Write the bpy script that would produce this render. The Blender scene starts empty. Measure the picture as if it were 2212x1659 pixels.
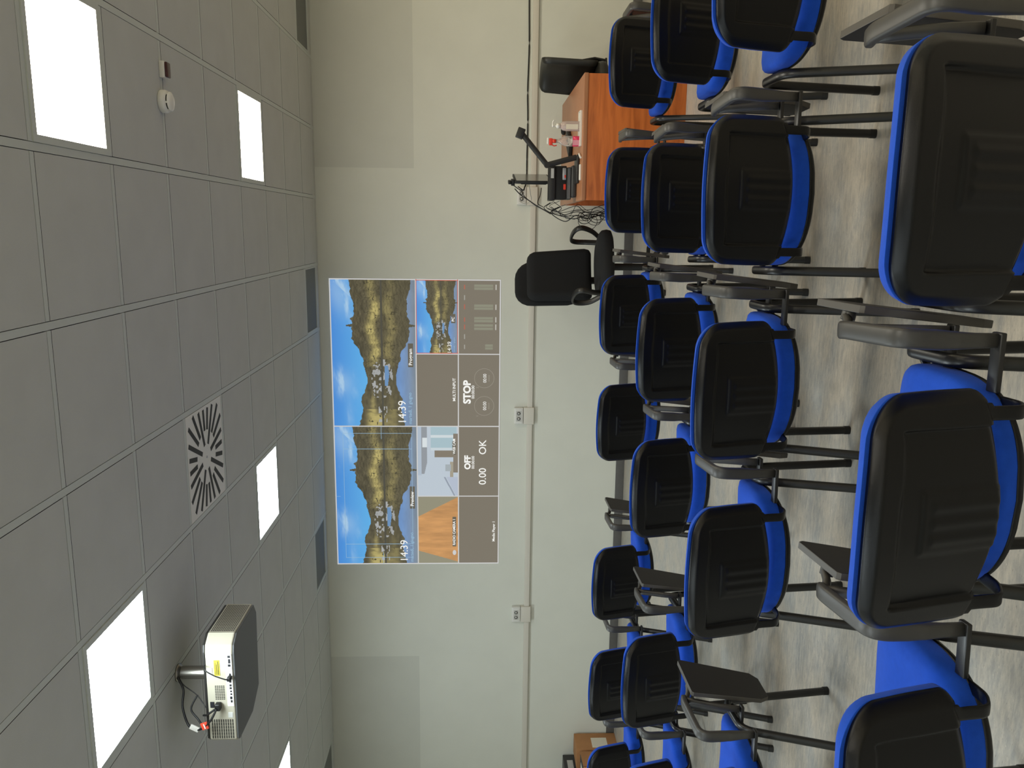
import bpy, bmesh, math, random
import numpy as np
from mathutils import Vector, Matrix
random.seed(7)
C = bpy.context.scene.collection
PI = math.pi
FL = 0.0
CE = 2.919            # ceiling height
WY = 7.64             # far wall
CAMZ = 1.4334

# ------------------------------------------------------------------ materials
def lin(c):
    def f(v):
        v /= 255.0
        return v / 12.92 if v <= 0.04045 else ((v + 0.055) / 1.055) ** 2.4
    return (f(c[0]), f(c[1]), f(c[2]), 1.0)

def mat(name, col, rough=0.5, metal=0.0, noise=0.0, nscale=8.0, bump=0.0, bscale=200.0, stretch=(1, 1, 1), spec=0.5, emis=None, estr=0.0, trans=0.0, sheen=0.0, alpha=None):
    m = bpy.data.materials.new(name); m.use_nodes = True
    nt = m.node_tree; b = nt.nodes['Principled BSDF']
    c = lin(col)
    b.inputs['Base Color'].default_value = c
    b.inputs['Roughness'].default_value = rough
    b.inputs['Metallic'].default_value = metal
    b.inputs['Specular IOR Level'].default_value = spec
    if trans: b.inputs['Transmission Weight'].default_value = trans
    if sheen: b.inputs['Sheen Weight'].default_value = sheen
    if emis:
        b.inputs['Emission Color'].default_value = lin(emis); b.inputs['Emission Strength'].default_value = estr
    if alpha is not None: b.inputs['Alpha'].default_value = alpha
    tc = nt.nodes.new('ShaderNodeTexCoord'); mp = nt.nodes.new('ShaderNodeMapping')
    mp.inputs['Scale'].default_value = stretch
    nt.links.new(tc.outputs['Object'], mp.inputs['Vector'])
    if noise > 0:
        n = nt.nodes.new('ShaderNodeTexNoise'); n.inputs['Scale'].default_value = nscale; n.inputs['Detail'].default_value = 5
        nt.links.new(mp.outputs['Vector'], n.inputs['Vector'])
        r = nt.nodes.new('ShaderNodeValToRGB')
        r.color_ramp.elements[0].position = 0.3; r.color_ramp.elements[1].position = 0.7
        r.color_ramp.elements[0].color = tuple(v * (1 - noise) for v in c[:3]) + (1,)
        r.color_ramp.elements[1].color = tuple(min(1, v * (1 + noise)) for v in c[:3]) + (1,)
        nt.links.new(n.outputs['Fac'], r.inputs['Fac']); nt.links.new(r.outputs['Color'], b.inputs['Base Color'])
    if bump > 0:
        n = nt.nodes.new('ShaderNodeTexNoise'); n.inputs['Scale'].default_value = bscale; n.inputs['Detail'].default_value = 3
        nt.links.new(mp.outputs['Vector'], n.inputs['Vector'])
        bp = nt.nodes.new('ShaderNodeBump'); bp.inputs['Strength'].default_value = bump; bp.inputs['Distance'].default_value = 0.002
        nt.links.new(n.outputs['Fac'], bp.inputs['Height']); nt.links.new(bp.outputs['Normal'], b.inputs['Normal'])
    return m

def floor_mat():
    m = bpy.data.materials.new('grey_marbled_vinyl'); m.use_nodes = True
    nt = m.node_tree; b = nt.nodes['Principled BSDF']; L = nt.links
    tc = nt.nodes.new('ShaderNodeTexCoord')
    def nz(scale, st, det=6, rough=0.6):
        mp = nt.nodes.new('ShaderNodeMapping'); mp.inputs['Scale'].default_value = st
        L.new(tc.outputs['Object'], mp.inputs['Vector'])
        n = nt.nodes.new('ShaderNodeTexNoise'); n.inputs['Scale'].default_value = scale; n.inputs['Detail'].default_value = det
        n.inputs['Roughness'].default_value = rough
        L.new(mp.outputs['Vector'], n.inputs['Vector']); return n
    def ramp(n, p0, c0, p1, c1):
        r = nt.nodes.new('ShaderNodeValToRGB'); e = r.color_ramp.elements
        e[0].position = p0; e[0].color = lin(c0); e[1].position = p1; e[1].color = lin(c1)
        L.new(n.outputs['Fac'], r.inputs['Fac']); return r
    def mix(a, bb, fac, mode='MIX'):
        x = nt.nodes.new('ShaderNodeMix'); x.data_type = 'RGBA'; x.blend_type = mode
        if isinstance(fac, float): x.inputs[0].default_value = fac
        else: L.new(fac, x.inputs[0])
        L.new(a, x.inputs[6]); L.new(bb, x.inputs[7]); return x.outputs[2]
    a = ramp(nz(2.6, (1, 1.7, 1), 4), .36, (146, 148, 147), .62, (182, 170, 152))
    f = ramp(nz(14, (1, 4.0, 1), 8, .75), .4, (134, 133, 130), .62, (192, 183, 167))
    c = mix(a.outputs['Color'], f.outputs['Color'], 0.5)
    s1 = nz(60, (1, 3.5, 1), 3, .6); r1 = nt.nodes.new('ShaderNodeValToRGB')
    r1.color_ramp.elements[0].position = .30; r1.color_ramp.elements[0].color = (1, 1, 1, 1)
    r1.color_ramp.elements[1].position = .36; r1.color_ramp.elements[1].color = (0, 0, 0, 1)
    L.new(s1.outputs['Fac'], r1.inputs['Fac'])
    dark = nt.nodes.new('ShaderNodeRGB'); dark.outputs[0].default_value = lin((128, 122, 114))
    c = mix(c, dark.outputs[0], r1.outputs['Color'])
    s2 = nz(50, (1, 3.5, 1.3), 3, .6); r2 = nt.nodes.new('ShaderNodeValToRGB')
    r2.color_ramp.elements[0].position = .66; r2.color_ramp.elements[0].color = (0, 0, 0, 1)
    r2.color_ramp.elements[1].position = .72; r2.color_ramp.elements[1].color = (1, 1, 1, 1)
    L.new(s2.outputs['Fac'], r2.inputs['Fac'])
    li = nt.nodes.new('ShaderNodeRGB'); li.outputs[0].default_value = lin((205, 196, 180))
    c = mix(c, li.outputs[0], r2.outputs['Color'])
    L.new(c, b.inputs['Base Color'])
    b.inputs['Roughness'].default_value = 0.42
    b.inputs['Specular IOR Level'].default_value = 0.4
    return m

def wood_mat(name, c0, c1):
    m = bpy.data.materials.new(name); m.use_nodes = True
    nt = m.node_tree; b = nt.nodes['Principled BSDF']; L = nt.links
    tc = nt.nodes.new('ShaderNodeTexCoord'); mp = nt.nodes.new('ShaderNodeMapping'); mp.inputs['Scale'].default_value = (1.0, 1.0, 9.0)
    L.new(tc.outputs['Object'], mp.inputs['Vector'])
    n = nt.nodes.new('ShaderNodeTexNoise'); n.inputs['Scale'].default_value = 3; n.inputs['Detail'].default_value = 8; n.inputs['Distortion'].default_value = .6
    L.new(mp.outputs['Vector'], n.inputs['Vector'])
    r = nt.nodes.new('ShaderNodeValToRGB'); e = r.color_ramp.elements
    e[0].position = .3; e[0].color = lin(c0); e[1].position = .6; e[1].color = lin(c1)
    L.new(n.outputs['Fac'], r.inputs['Fac']); L.new(r.outputs['Color'], b.inputs['Base Color'])
    b.inputs['Roughness'].default_value = .4
    return m

M = {}
M['floor'] = floor_mat()
M['wall'] = mat('wall_paint', (217, 217, 206), .85, noise=.02, nscale=3, bump=.15, bscale=120)
M['wall2'] = mat('wall_paint_older', (206, 206, 196), .85, noise=.02, nscale=3, bump=.15, bscale=120)
M['tile'] = mat('ceiling_tile', (193, 194, 189), .9, noise=.03, nscale=5, bump=.2, bscale=400)
M['tbar'] = mat('ceiling_grid_white', (197, 201, 195), .6)
M['gap'] = mat('ceiling_gap_painted_shade', (38, 38, 38), .9)
M['vent'] = mat('return_grille_grey', (118, 120, 116), .8, bump=.3, bscale=300)
M['base'] = mat('baseboard_grey', (92, 90, 88), .55, noise=.08, nscale=20)
M['blue'] = mat('blue_fabric', (26, 76, 186), .95, noise=.05, nscale=60, bump=.3, bscale=900, sheen=.05, spec=.2)
M['shell'] = mat('black_plastic', (8, 8, 9), .33, spec=.28, bump=.15, bscale=1400)
M['metal'] = mat('black_painted_steel', (27, 26, 25), .36, noise=.05)
M['arm'] = mat('armrest_dark_plastic', (62, 60, 56), .42, bump=.1, bscale=1200)
M['tab'] = mat('tablet_dark_laminate', (28, 25, 23), .5, spec=.35, bump=.15, bscale=900)
M['tabedge'] = mat('tablet_edge', (74, 70, 64), .5)
M['white'] = mat('white_plastic', (225, 222, 214), .4)
M['trunk'] = mat('trunking_pvc', (212, 206, 194), .45)
M['offwhite'] = mat('socket_plate', (222, 220, 214), .35)
M['sock'] = mat('socket_insert', (190, 188, 182), .4)
M['dark'] = mat('dark_rubber', (18, 18, 18), .6)
M['cable'] = mat('black_cable', (14, 14, 14), .5)
M['gcable'] = mat('grey_cable', (170, 168, 162), .5)
M['desk'] = wood_mat('orange_cherry_laminate', (168, 84, 26), (200, 108, 44))
M['desktop'] = wood_mat('cherry_desktop', (160, 106, 72), (172, 118, 82))
M['fabblack'] = mat('black_upholstery', (12, 12, 13), .95, bump=.3, bscale=700)
M['leather'] = mat('dark_leather', (34, 33, 28), .42, bump=.2, bscale=300)
M['dkgrey'] = mat('dark_grey_plastic', (48, 48, 48), .45)
M['dkgrey2'] = mat('charcoal_metal', (34, 33, 31), .4)
M['screen'] = mat('monitor_glass', (74, 72, 66), .15)
M['cream'] = mat('projector_cream', (172, 167, 150), .4)
M['projdk'] = mat('projector_underside', (86, 88, 88), .5)
M['grille'] = mat('grille_dark', (58, 56, 50), .6)
M['steel'] = mat('brushed_steel', (150, 146, 138), .32, metal=.9)
M['yellow'] = mat('yellow_label', (228, 200, 48), .5)
M['greylab'] = mat('grey_label', (190, 190, 186), .5)
M['red'] = mat('red_plastic', (226, 62, 40), .4)
M['redtag'] = mat('red_tag', (222, 72, 48), .5)
M['pink'] = mat('pink_liquid', (232, 60, 104), .2, trans=.15)
M['pinkpale'] = mat('pink_label', (222, 150, 165), .5)
M['clear'] = mat('clear_plastic', (238, 234, 230), .08, trans=.75)
M['cleargel'] = mat('clear_gel', (222, 205, 198), .12, trans=.45)
M['card'] = mat('cardboard', (172, 122, 78), .85, noise=.06, nscale=12)
M['cardin'] = mat('cardboard_inside', (130, 92, 60), .9)
M['label'] = mat('paper_label', (222, 214, 196), .7)
M['ink'] = mat('ink_black', (30, 30, 30), .6)
M['maroon'] = mat('maroon_lens', (60, 14, 16), .3)
M['silver'] = mat('silver_plastic', (180, 182, 184), .3, metal=.4)
M['port'] = mat('port_dark', (34, 34, 38), .4)

def light_mat(name, col, strength):
    m = bpy.data.materials.new(name); m.use_nodes = True
    nt = m.node_tree; nt.nodes.remove(nt.nodes['Principled BSDF'])
    e = nt.nodes.new('ShaderNodeEmission'); e.inputs['Color'].default_value = lin(col); e.inputs['Strength'].default_value = strength
    nt.links.new(e.outputs[0], nt.nodes['Material Output'].inputs['Surface'])
    return m
LS = 24.6
M['led_warm'] = light_mat('led_diffuser_warm', (255, 238, 204), LS)
M['led'] = light_mat('led_diffuser', (255, 249, 233), LS)
M['led_cool'] = light_mat('led_diffuser_cool', (238, 251, 255), LS * 1.22)

# ------------------------------------------------------------------ mesh builder
class MB:
    def __init__(s): s.v = []; s.f = []; s.sm = []; s.mi = []
    def add(s, vs, fs, smooth=False, mi=0):
        o = len(s.v); s.v += [tuple(p) for p in vs]
        for f in fs: s.f.append(tuple(i + o for i in f)); s.sm.append(smooth); s.mi.append(mi)
        return s
    def box(s, x0, x1, y0, y1, z0, z1, bev=0.0, mi=0, T=None):
        if bev <= 0:
            vs = [(x, y, z) for z in (z0, z1) for y in (y0, y1) for x in (x0, x1)]
            fs = [(0, 2, 3, 1), (4, 5, 7, 6), (0, 1, 5, 4), (2, 6, 7, 3), (0, 4, 6, 2), (1, 3, 7, 5)]
            if T: vs = [T @ Vector(p) for p in vs]
            return s.add(vs, fs, False, mi)
        b = bmesh.new(); bmesh.ops.create_cube(b, size=1)
        for v in b.verts:
            v.co = Vector(((x0 + x1) / 2 + v.co.x * (x1 - x0), (y0 + y1) / 2 + v.co.y * (y1 - y0), (z0 + z1) / 2 + v.co.z * (z1 - z0)))
        bmesh.ops.bevel(b, geom=b.edges[:], offset=bev, segments=3, affect='EDGES', profile=.5)
        b.verts.index_update()
        vs = [v.co.copy() for v in b.verts]; fs = [[v.index for v in f.verts] for f in b.faces]
        b.free()
        if T: vs = [T @ p for p in vs]
        return s.add(vs, fs, True, mi)
    def prism(s, pts, d, bev=0.0, mi=0, T=None, mi_side=None):
        """pts: 2D polygon (a,b) -> local (a,b,0..d)"""
        b = bmesh.new(); lo = [b.verts.new((p[0], p[1], 0)) for p in pts]; hi = [b.verts.new((p[0], p[1], d)) for p in pts]
        n = len(pts)
        b.faces.new(lo[::-1]); b.faces.new(hi)
        for i in range(n): b.faces.new((lo[i], lo[(i + 1) % n], hi[(i + 1) % n], hi[i]))
        bmesh.ops.recalc_face_normals(b, faces=b.faces[:])
        if bev > 0:
            es = [e for e in b.edges if abs(e.verts[0].co.z - e.verts[1].co.z) < 1e-6]
            bmesh.ops.bevel(b, geom=es, offset=bev, segments=2, affect='EDGES', profile=.5)
        b.verts.index_update(); b.normal_update()
        for f in b.faces:
            mm = mi
            if mi_side is not None and abs(f.normal.z) < .5: mm = mi_side
            vs = [v.co.copy() for v in f.verts]
            if T: vs = [T @ p for p in vs]
            s.add(vs, [tuple(range(len(vs)))], False, mm)
        b.free(); return s
    def tube(s, path, ra, rb=None, n=12, side=(1, 0, 0), cap=True, mi=0, square=0.0, scales=None):
        """swept ellipse: ra along 'side' direction, rb along the other"""
        rb = rb or ra; P = [Vector(p) for p in path]; side = Vector(side); rings = []
        for i, p in enumerate(P):
            t = (P[min(i + 1, len(P) - 1)] - P[max(i - 1, 0)]).normalized()
            a = side - t * side.dot(t)
            if a.length < 1e-4: a = Vector((0, 0, 1)) - t * t.z
            a.normalize(); c = t.cross(a)
            sc = scales[i] if scales else (1, 1)
            ring = []
            for k in range(n):
                an = 2 * PI * k / n + PI / n; ca, sa = math.cos(an), math.sin(an)
                if square > 0:
                    e = 1 - square; ca = math.copysign(abs(ca) ** e, ca); sa = math.copysign(abs(sa) ** e, sa)
                ring.append(p + a * ra * sc[0] * ca + c * rb * sc[1] * sa)
            rings.append(ring)
        vs = [q for r in rings for q in r]; fs = []
        for i in range(len(rings) - 1):
            for k in range(n):
                fs.append((i * n + k, i * n + (k + 1) % n, (i + 1) * n + (k + 1) % n, (i + 1) * n + k))
        s.add(vs, fs, True, mi)
        if cap:
            s.add(rings[0], [tuple(range(n))[::-1]], False, mi); s.add(rings[-1], [tuple(range(n))], False, mi)
        return s
    def lathe(s, prof, n=24, T=None, mi=0, smooth=True, sy=1.0):
        vs = []; fs = []
        for r, z in prof:
            for k in range(n):
                a = 2 * PI * k / n; vs.append(Vector((r * math.cos(a), r * sy * math.sin(a), z)))
        for i in range(len(prof) - 1):
            for k in range(n): fs.append((i * n + k, i * n + (k + 1) % n, (i + 1) * n + (k + 1) % n, (i + 1) * n + k))
        fs.append(tuple(range(n))[::-1]); fs.append(tuple((len(prof) - 1) * n + k for k in range(n)))
        if T: vs = [T @ p for p in vs]
        return s.add(vs, fs, smooth, mi)
    def rings(s, outline, layers, mi=0, fn=None, cap_first=True):
        """outline list (x,y); layers (scale,z); centre = origin of outline"""
        n = len(outline); vs = []
        for sc, z in layers:
            for (x, y) in outline:
                p = (x * sc, y * sc, z)
                vs.append(fn(*p) if fn else p)
        fs = []
        for i in range(len(layers) - 1):
            for k in range(n): fs.append((i * n + k, i * n + (k + 1) % n, (i + 1) * n + (k + 1) % n, (i + 1) * n + k))
        s.add(vs, fs, True, mi)
        s.add(vs[-n:], [tuple(range(n))], True, mi)
        if cap_first: s.add(vs[:n], [tuple(range(n))[::-1]], True, mi)
        return s
    def build(s, name, ms, parent=None, weld=False):
        me = bpy.data.meshes.new(name); me.from_pydata(s.v, [], s.f)
        if not isinstance(ms, (list, tuple)): ms = [ms]
        for m in ms: me.materials.append(m)
        me.polygons.foreach_set('use_smooth', s.sm); me.polygons.foreach_set('material_index', s.mi)
        b = bmesh.new(); b.from_mesh(me)
        if weld: bmesh.ops.remove_doubles(b, verts=b.verts[:], dist=1e-5)
        bmesh.ops.recalc_face_normals(b, faces=b.faces[:]); b.to_mesh(me); b.free()
        me.update()
        o = bpy.data.objects.new(name, me); C.objects.link(o)
        if parent: o.parent = parent
        return o

def tag(o, label, cat, group=None, kind=None):
    o['label'] = label; o['category'] = cat
    if group: o['group'] = group
    if kind: o['kind'] = kind
    return o
def thing(name, label, cat, loc=(0, 0, 0), rz=0.0, group=None):
    o = bpy.data.objects.new(name, None); C.objects.link(o); o.location = loc; o.rotation_euler = (0, 0, rz)
    o.empty_display_size = .1
    return tag(o, label, cat, group)
def struct(name, mb, ms, label=None):
    o = mb.build(name, ms); o['kind'] = 'structure'
    if label: o['label'] = label
    return o
def copy_tree(o, parent=None):
    c = o.copy(); C.objects.link(c); c.parent = parent
    for ch in [k for k in bpy.data.objects if k.parent == o]: copy_tree(ch, c)
    return c
def bez(pts, n=24):
    """Catmull-Rom through points"""
    P = [Vector(p) for p in pts]; P = [P[0] * 2 - P[1]] + P + [P[-1] * 2 - P[-2]]; out = []
    for i in range(1, len(P) - 2):
        for k in range(n):
            t = k / n; a, b, c, d = P[i - 1], P[i], P[i + 1], P[i + 2]
            out.append(.5 * ((2 * b) + (c - a) * t + (2 * a - 5 * b + 4 * c - d) * t * t + (3 * b - a - 3 * c + d) * t ** 3))
    out.append(P[-2]); return out
def fillet(pts, r, n=6):
    P = [Vector(p) for p in pts]; out = [P[0]]
    for i in range(1, len(P) - 1):
        a = (P[i - 1] - P[i]); b = (P[i + 1] - P[i]); rr = min(r, a.length * .49, b.length * .49)
        a = P[i] + a.normalized() * rr; b = P[i] + b.normalized() * rr
        for k in range(n + 1):
            t = k / n; out.append(a * (1 - t) ** 2 + P[i] * 2 * t * (1 - t) + b * t * t)
    out.append(P[-1]); return out

# ------------------------------------------------------------------ room shell
XL, XR, YB = -6.45, 3.45, -3.0
fl = MB(); fl.box(XL - .1, XR + .1, YB - .1, WY + .12, -.1, 0); struct('floor', fl, M['floor'])
w = MB()
# far wall split into painted fields (the two upper fields keep the older, greyer paint)
PX0, PX1, PZ = -4.312, .512, 2.028
def quad(mb, x0, x1, z0, z1, mi): mb.add([(x0, WY, z0), (x1, WY, z0), (x1, WY, z1), (x0, WY, z1)], [(0, 1, 2, 3)], False, mi)
quad(w, XL, XR, 0, PZ, 0); quad(w, PX0, PX1, PZ, CE + .1, 0); quad(w, XL, PX0, PZ, CE + .1, 1); quad(w, PX1, XR, PZ, CE + .1, 1)
w.box(XL - .1, XR + .1, WY + .001, WY + .12, -.05, CE + .2)
struct('wall_front', w, [M['wall'], M['wall2']])
w = MB(); w.box(XL - .12, XL, YB - .1, WY, 0, CE + .2); struct('wall_left', w, M['wall'])
w = MB(); w.box(XR, XR + .12, YB - .1, WY, 0, CE + .2); struct('wall_right', w, M['wall'])
w = MB(); w.box(XL, XR, YB - .12, YB, 0, CE + .2); struct('wall_back', w, M['wall'])
b = MB(); b.box(XL, XR, WY - .012, WY - .0005, .0005, .082, .003); struct('baseboard_front', b, M['base'])
b = MB(); b.box(XL + .0005, XL + .012, YB, WY - .013, .0005, .082, .003); struct('baseboard_left', b, M['base'])
b = MB(); b.box(XR - .012, XR - .0005, YB, WY - .013, .0005, .082, .003); struct('baseboard_right', b, M['base'])

# ceiling: grid line k lies at X = GX - .6k ; cross line c lies at Y = GY + .6c
GX, GY, S = .8449, 2.851, .6
lights = [(0, 0), (0, 4), (4, 0), (4, 4), (8, 0), (8, 4), (-4, 0), (-4, 4), (0, -4), (4, -4), (8, -4), (-4, -4), (0, -8), (4, -8), (8, -8), (-4, -8)]
vents = [(-2, 7), (2, 7), (6, 7), (10, 7)]
diffs = [(3, 2)]
K0, K1 = -5, 12; C0, C1 = -10, 7
LAST = WY - .115     # last grid line before the wall strip
ce = MB()
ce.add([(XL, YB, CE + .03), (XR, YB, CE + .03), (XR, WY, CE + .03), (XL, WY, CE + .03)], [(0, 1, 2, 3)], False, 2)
g = .0165
def tile(xa, xb, ya, yb):
    ce.add([(xa, ya, CE), (xb, ya, CE), (xb, yb, CE), (xa, yb, CE)], [(0, 3, 2, 1)], False, 0)
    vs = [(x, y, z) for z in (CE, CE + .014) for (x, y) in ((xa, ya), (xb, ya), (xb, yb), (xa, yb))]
    ce.add(vs, [(0, 1, 5, 4), (1, 2, 6, 5), (2, 3, 7, 6), (3, 0, 4, 7)], False, 2)  # tile sides coloured dark: the shade in the joints is painted on
for k in range(K0, K1):
    xa, xb = GX - S * (k + 1) + g, GX - S * k - g
    xa, xb = max(xa, XL), min(xb, XR)
    if xb <= xa: continue
    for c in range(C0, C1 + 1):
        if (k, c) in lights or (k, c) in vents or (k, c) in diffs: continue
        ya, yb = GY + S * c + g, GY + S * (c + 1) - g
        if c == C1: yb = LAST - .012
        ya = max(ya, YB)
        if yb <= ya: continue
        tile(xa, xb, ya, yb)
for k in range(K0, K1 + 1):      # main runners
    x = GX - S * k
    if XL < x < XR: ce.box(x - .0138, x + .0138, YB, WY - .002, CE + .0005, CE + .02, 0, 1)
for c in range(C0, C1 + 1):      # cross tees, butted between the runners
    y = GY + S * c
    if y < YB: continue
    for k in range(K0, K1):
        xa, xb = GX - S * (k + 1) + .0165, GX - S * k - .0165
        xa, xb = max(xa, XL), min(xb, XR)
        if xb > xa: ce.box(xa, xb, y - .0118, y + .0155, CE + .001, CE + .02, 0, 1)
ce.box(XL, XR, LAST - .006, LAST + .02, CE + .001, CE + .02, 0, 1)
ce.box(XL, XR, LAST + .023, WY - .006, CE + .003, CE + .02, 0, 0)
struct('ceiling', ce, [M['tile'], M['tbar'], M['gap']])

# ------------------------------------------------------------------ ceiling fittings
LL = {(0, 0): 'large square LED ceiling panel at the top left corner of the photo',
      (0, 4): 'square LED ceiling panel beyond the round smoke detector, towards the far wall',
      (4, 0): 'large square LED ceiling panel beside the ceiling projector, on its camera side',
      (4, 4): 'square LED ceiling panel between the slotted air diffuser and the far wall',
      (8, 4): 'LED ceiling panel cut by the bottom edge of the photo, only a lit sliver showing'}
def make_light(k, c):
    x0, x1 = GX - S * (k + 1) + .016, GX - S * k - .016; y0, y1 = GY + S * c + .016, GY + S * (c + 1) - .016
    cx, cy = (x0 + x1) / 2, (y0 + y1) / 2; h = (x1 - x0) / 2
    lab = LL.get((k, c), 'square LED ceiling panel behind or beside the camera, outside the picture')
    t = thing('ceiling_light', lab, 'ceiling light', (cx, cy, CE), 0, 'LED ceiling panels')
    f = MB(); e = .026
    f.box(-h, h, -h, -h + e, -.004, .012, 0); f.box(-h, h, h - e, h, -.004, .012, 0)
    f.box(-h, -h + e, -h + e, h - e, -.004, .012, 0); f.box(h - e, h, -h + e, h - e, -.004, .012, 0)
    f.build('frame', M['tbar'], t)
    d = MB(); d.add([(-h + e, -h + e, .001), (h - e, -h + e, .001), (h - e, h - e, .001), (-h + e, h - e, .001)], [(0, 3, 2, 1)])
    ml = M['led_warm'] if k <= -4 else M['led'] if k <= 0 else M['led_cool']
    o = bpy.data.meshes.new('diffuser'); o.from_pydata(d.v, [], d.f); o.materials.append(ml)
    q = bpy.data.objects.new('diffuser', o); C.objects.link(q); q.parent = t; q['label'] = 'glowing white diffuser'
for kc in lights: make_light(*kc)
VL = {-2: 'grey return air grille beside the wall, cut by the top edge of the photo', 2: 'grey return air grille above the right end of the projected picture',
      6: 'grey return air grille above the left end of the projected picture', 10: 'grey return air grille in the ceiling, cut by the bottom edge of the photo'}
for k, c in vents:
    x0, x1 = GX - S * (k + 1) + .015, GX - S * k - .015; y0, y1 = GY + S * c + .014, LAST - .008
    t = thing('return_grille', VL[k], 'air grille', ((x0 + x1) / 2, (y0 + y1) / 2, CE), 0, 'return air grilles along the wall')
    hx, hy = (x1 - x0) / 2, (y1 - y0) / 2; f = MB(); e = .012
    f.box(-hx, hx, -hy, -hy + e, -.001, .012); f.box(-hx, hx, hy - e, hy, -.001, .012); f.box(-hx, -hx + e, -hy + e, hy - e, -.001, .012); f.box(hx - e, hx, -hy + e, hy - e, -.001, .012)
    f.build('frame', M['tbar'], t)
    f = MB(); f.box(-hx + e, hx - e, -hy + e, hy - e, .006, .014)
    f.build('mesh_panel', M['vent'], t)
# swirl air diffuser
k, c = diffs[0]
cx, cy = GX - S * (k + .5), GY + S * (c + .5)
t = thing('air_diffuser', 'white square ceiling air diffuser with black radial slots', 'air vent', (cx, cy, CE))
f = MB(); f.box(-.283, .283, -.283, .283, 0, .01, 0); f.build('plate', M['white'], t)
sl = MB(); sh = MB()
for i in range(24):
    a = (i + .5) * 2 * PI / 24 + .06
    ca, sa = math.cos(a), math.sin(a)
    rmax = min(.266 / max(abs(ca), 1e-3), .262 / max(abs(sa), 1e-3), .33)
    r0 = .072 if i % 3 == 1 else .15
    hw = .0125
    n = Vector((-sa, ca, 0)); d = Vector((ca, sa, 0))
    T = Matrix(((ca, -sa, 0, 0), (sa, ca, 0, 0), (0, 0, 1, 0), (0, 0, 0, 1)))
    sl.box(r0, rmax, -hw, hw, -.0012, .003, 0, 0, T)
sl.build('slots', M['dark'], t)
f = MB(); f.lathe([(.007, .001), (.007, -.003), (.001, -.004)], 12); f.build('screw_cap', M['silver'], t)
# smoke detector and sensor
t = thing('smoke_detector', 'round white smoke detector with dark side slots on the ceiling', 'smoke detector', (.556, 4.033, CE))
f = MB(); f.lathe([(.05, 0), (.052, -.006), (.052, -.022), (.047, -.034)], 32); f.build('base', M['white'], t)
f = MB(); f.lathe([(.040, -.030), (.040, -.041)], 32); f.build('sensing_slot', M['dark'], t)
f = MB(); f.lathe([(.044, -.041), (.043, -.046), (.030, -.052), (.005, -.053)], 32)
for i in range(6):
    a = i * PI / 3 + .35; T = Matrix.Rotation(a, 4, 'Z')
    f.box(.0385, .0445, -.004, .004, -.042, -.031, 0, 0, T)
f.build('cap', M['white'], t)
t = thing('ceiling_indicator', 'small white rectangular ceiling indicator with a dark red lens beside the smoke detector', 'alarm indicator', (.70, 4.06, CE))
f = MB(); f.box(-.037, .037, -.03, .03, -.024, 0, .003); f.build('housing', M['white'], t)
f = MB(); f.box(-.034, .034, -.024, .024, -.035, -.0245, .004); f.build('lens', M['maroon'], t)

# ------------------------------------------------------------------ lecture chairs
H = .778
def ymid(x, z): return -.372 + (H - z) * .27 + .050 * (abs(x) / .226) ** 2.2
def zt(x): return H - .011 - .022 * (x / .2) ** 2
def zb(x): return .479 + .024 * (x / .2) ** 2
def sstep(a, b, v):
    t = min(1, max(0, (v - a) / (b - a))); return t * t * (3 - 2 * t)
def hwid(v, W, rt, rb, Hh):
    """half width at height v above bottom, rounded outline"""
    w_ = W - .004 * sstep(.1, .3, v)
    if v > Hh - rt: w_ -= rt - math.sqrt(max(0, rt * rt - (v - (Hh - rt)) ** 2))
    if v < rb: w_ -= rb - math.sqrt(max(0, rb * rb - (rb - v) ** 2))
    return w_
def back_surface(W, rt, rb, off, grow, NU, NV, rear=True):
    """grid of points; off(e,x,z) gives y offset from mid surface"""
    Hh = .285 + 2 * grow; rows = []
    vs_ = [0]
    for i in range(1, NV): vs_.append(i)
    for i in range(NV + 1):
        t = i / NV; t = .5 - .5 * math.cos(PI * t) * (1 - .25 * math.sin(PI * t) ** 2)
        v = Hh * min(1, max(0, t)); hw = hwid(v, W, rt, rb, Hh); row = []
        for j in range(NU + 1):
            u = -1 + 2 * j / NU; u = math.sin(u * PI / 2 * .86) / math.sin(PI / 2 * .86)
            x = u * hw; z = zb(x) - grow + v / Hh * (zt(x) - zb(x) + (4.5 if grow > 0 else 0) * grow)
            # distance to outline
            e = min(hw - abs(x), v, Hh - v)
            if v > Hh - rt and abs(x) > W - rt:
                e = min(e, rt - math.hypot(v - (Hh - rt), abs(x) - (W - rt)))
            e = max(e, 0)
            row.append(Vector((x, ymid(x, z) + off(e, x, z), z)))
        rows.append(row)
    return rows
def grid_faces(mb, rows, mi=0):
    n = len(rows[0]); vs = [p for r in rows for p in r]; fs = []
    for i in range(len(rows) - 1):
        for j in range(n - 1): fs.append((i * n + j, i * n + j + 1, (i + 1) * n + j + 1, (i + 1) * n + j))
    mb.add(vs, fs, True, mi)
def rim(rows):
    a = rows[0][:]; a += [r[-1] for r in rows[1:]]; a += rows[-1][-2::-1]; a += [r[0] for r in rows[-2:0:-1]]; return a
def two_sided(offA, offB, W, rt, rb, grow, NU, NV):
    A = back_surface(W, rt, rb, offA, grow, NU, NV); B = back_surface(W, rt, rb, offB, grow, NU, NV)
    mb = MB(); grid_faces(mb, A); grid_faces(mb, B)
    ra, rb_ = rim(A), rim(B); n = len(ra)
    mb.add(ra + rb_, [(i, (i + 1) % n, n + (i + 1) % n, n + i) for i in range(n)], True)
    return mb
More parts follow.
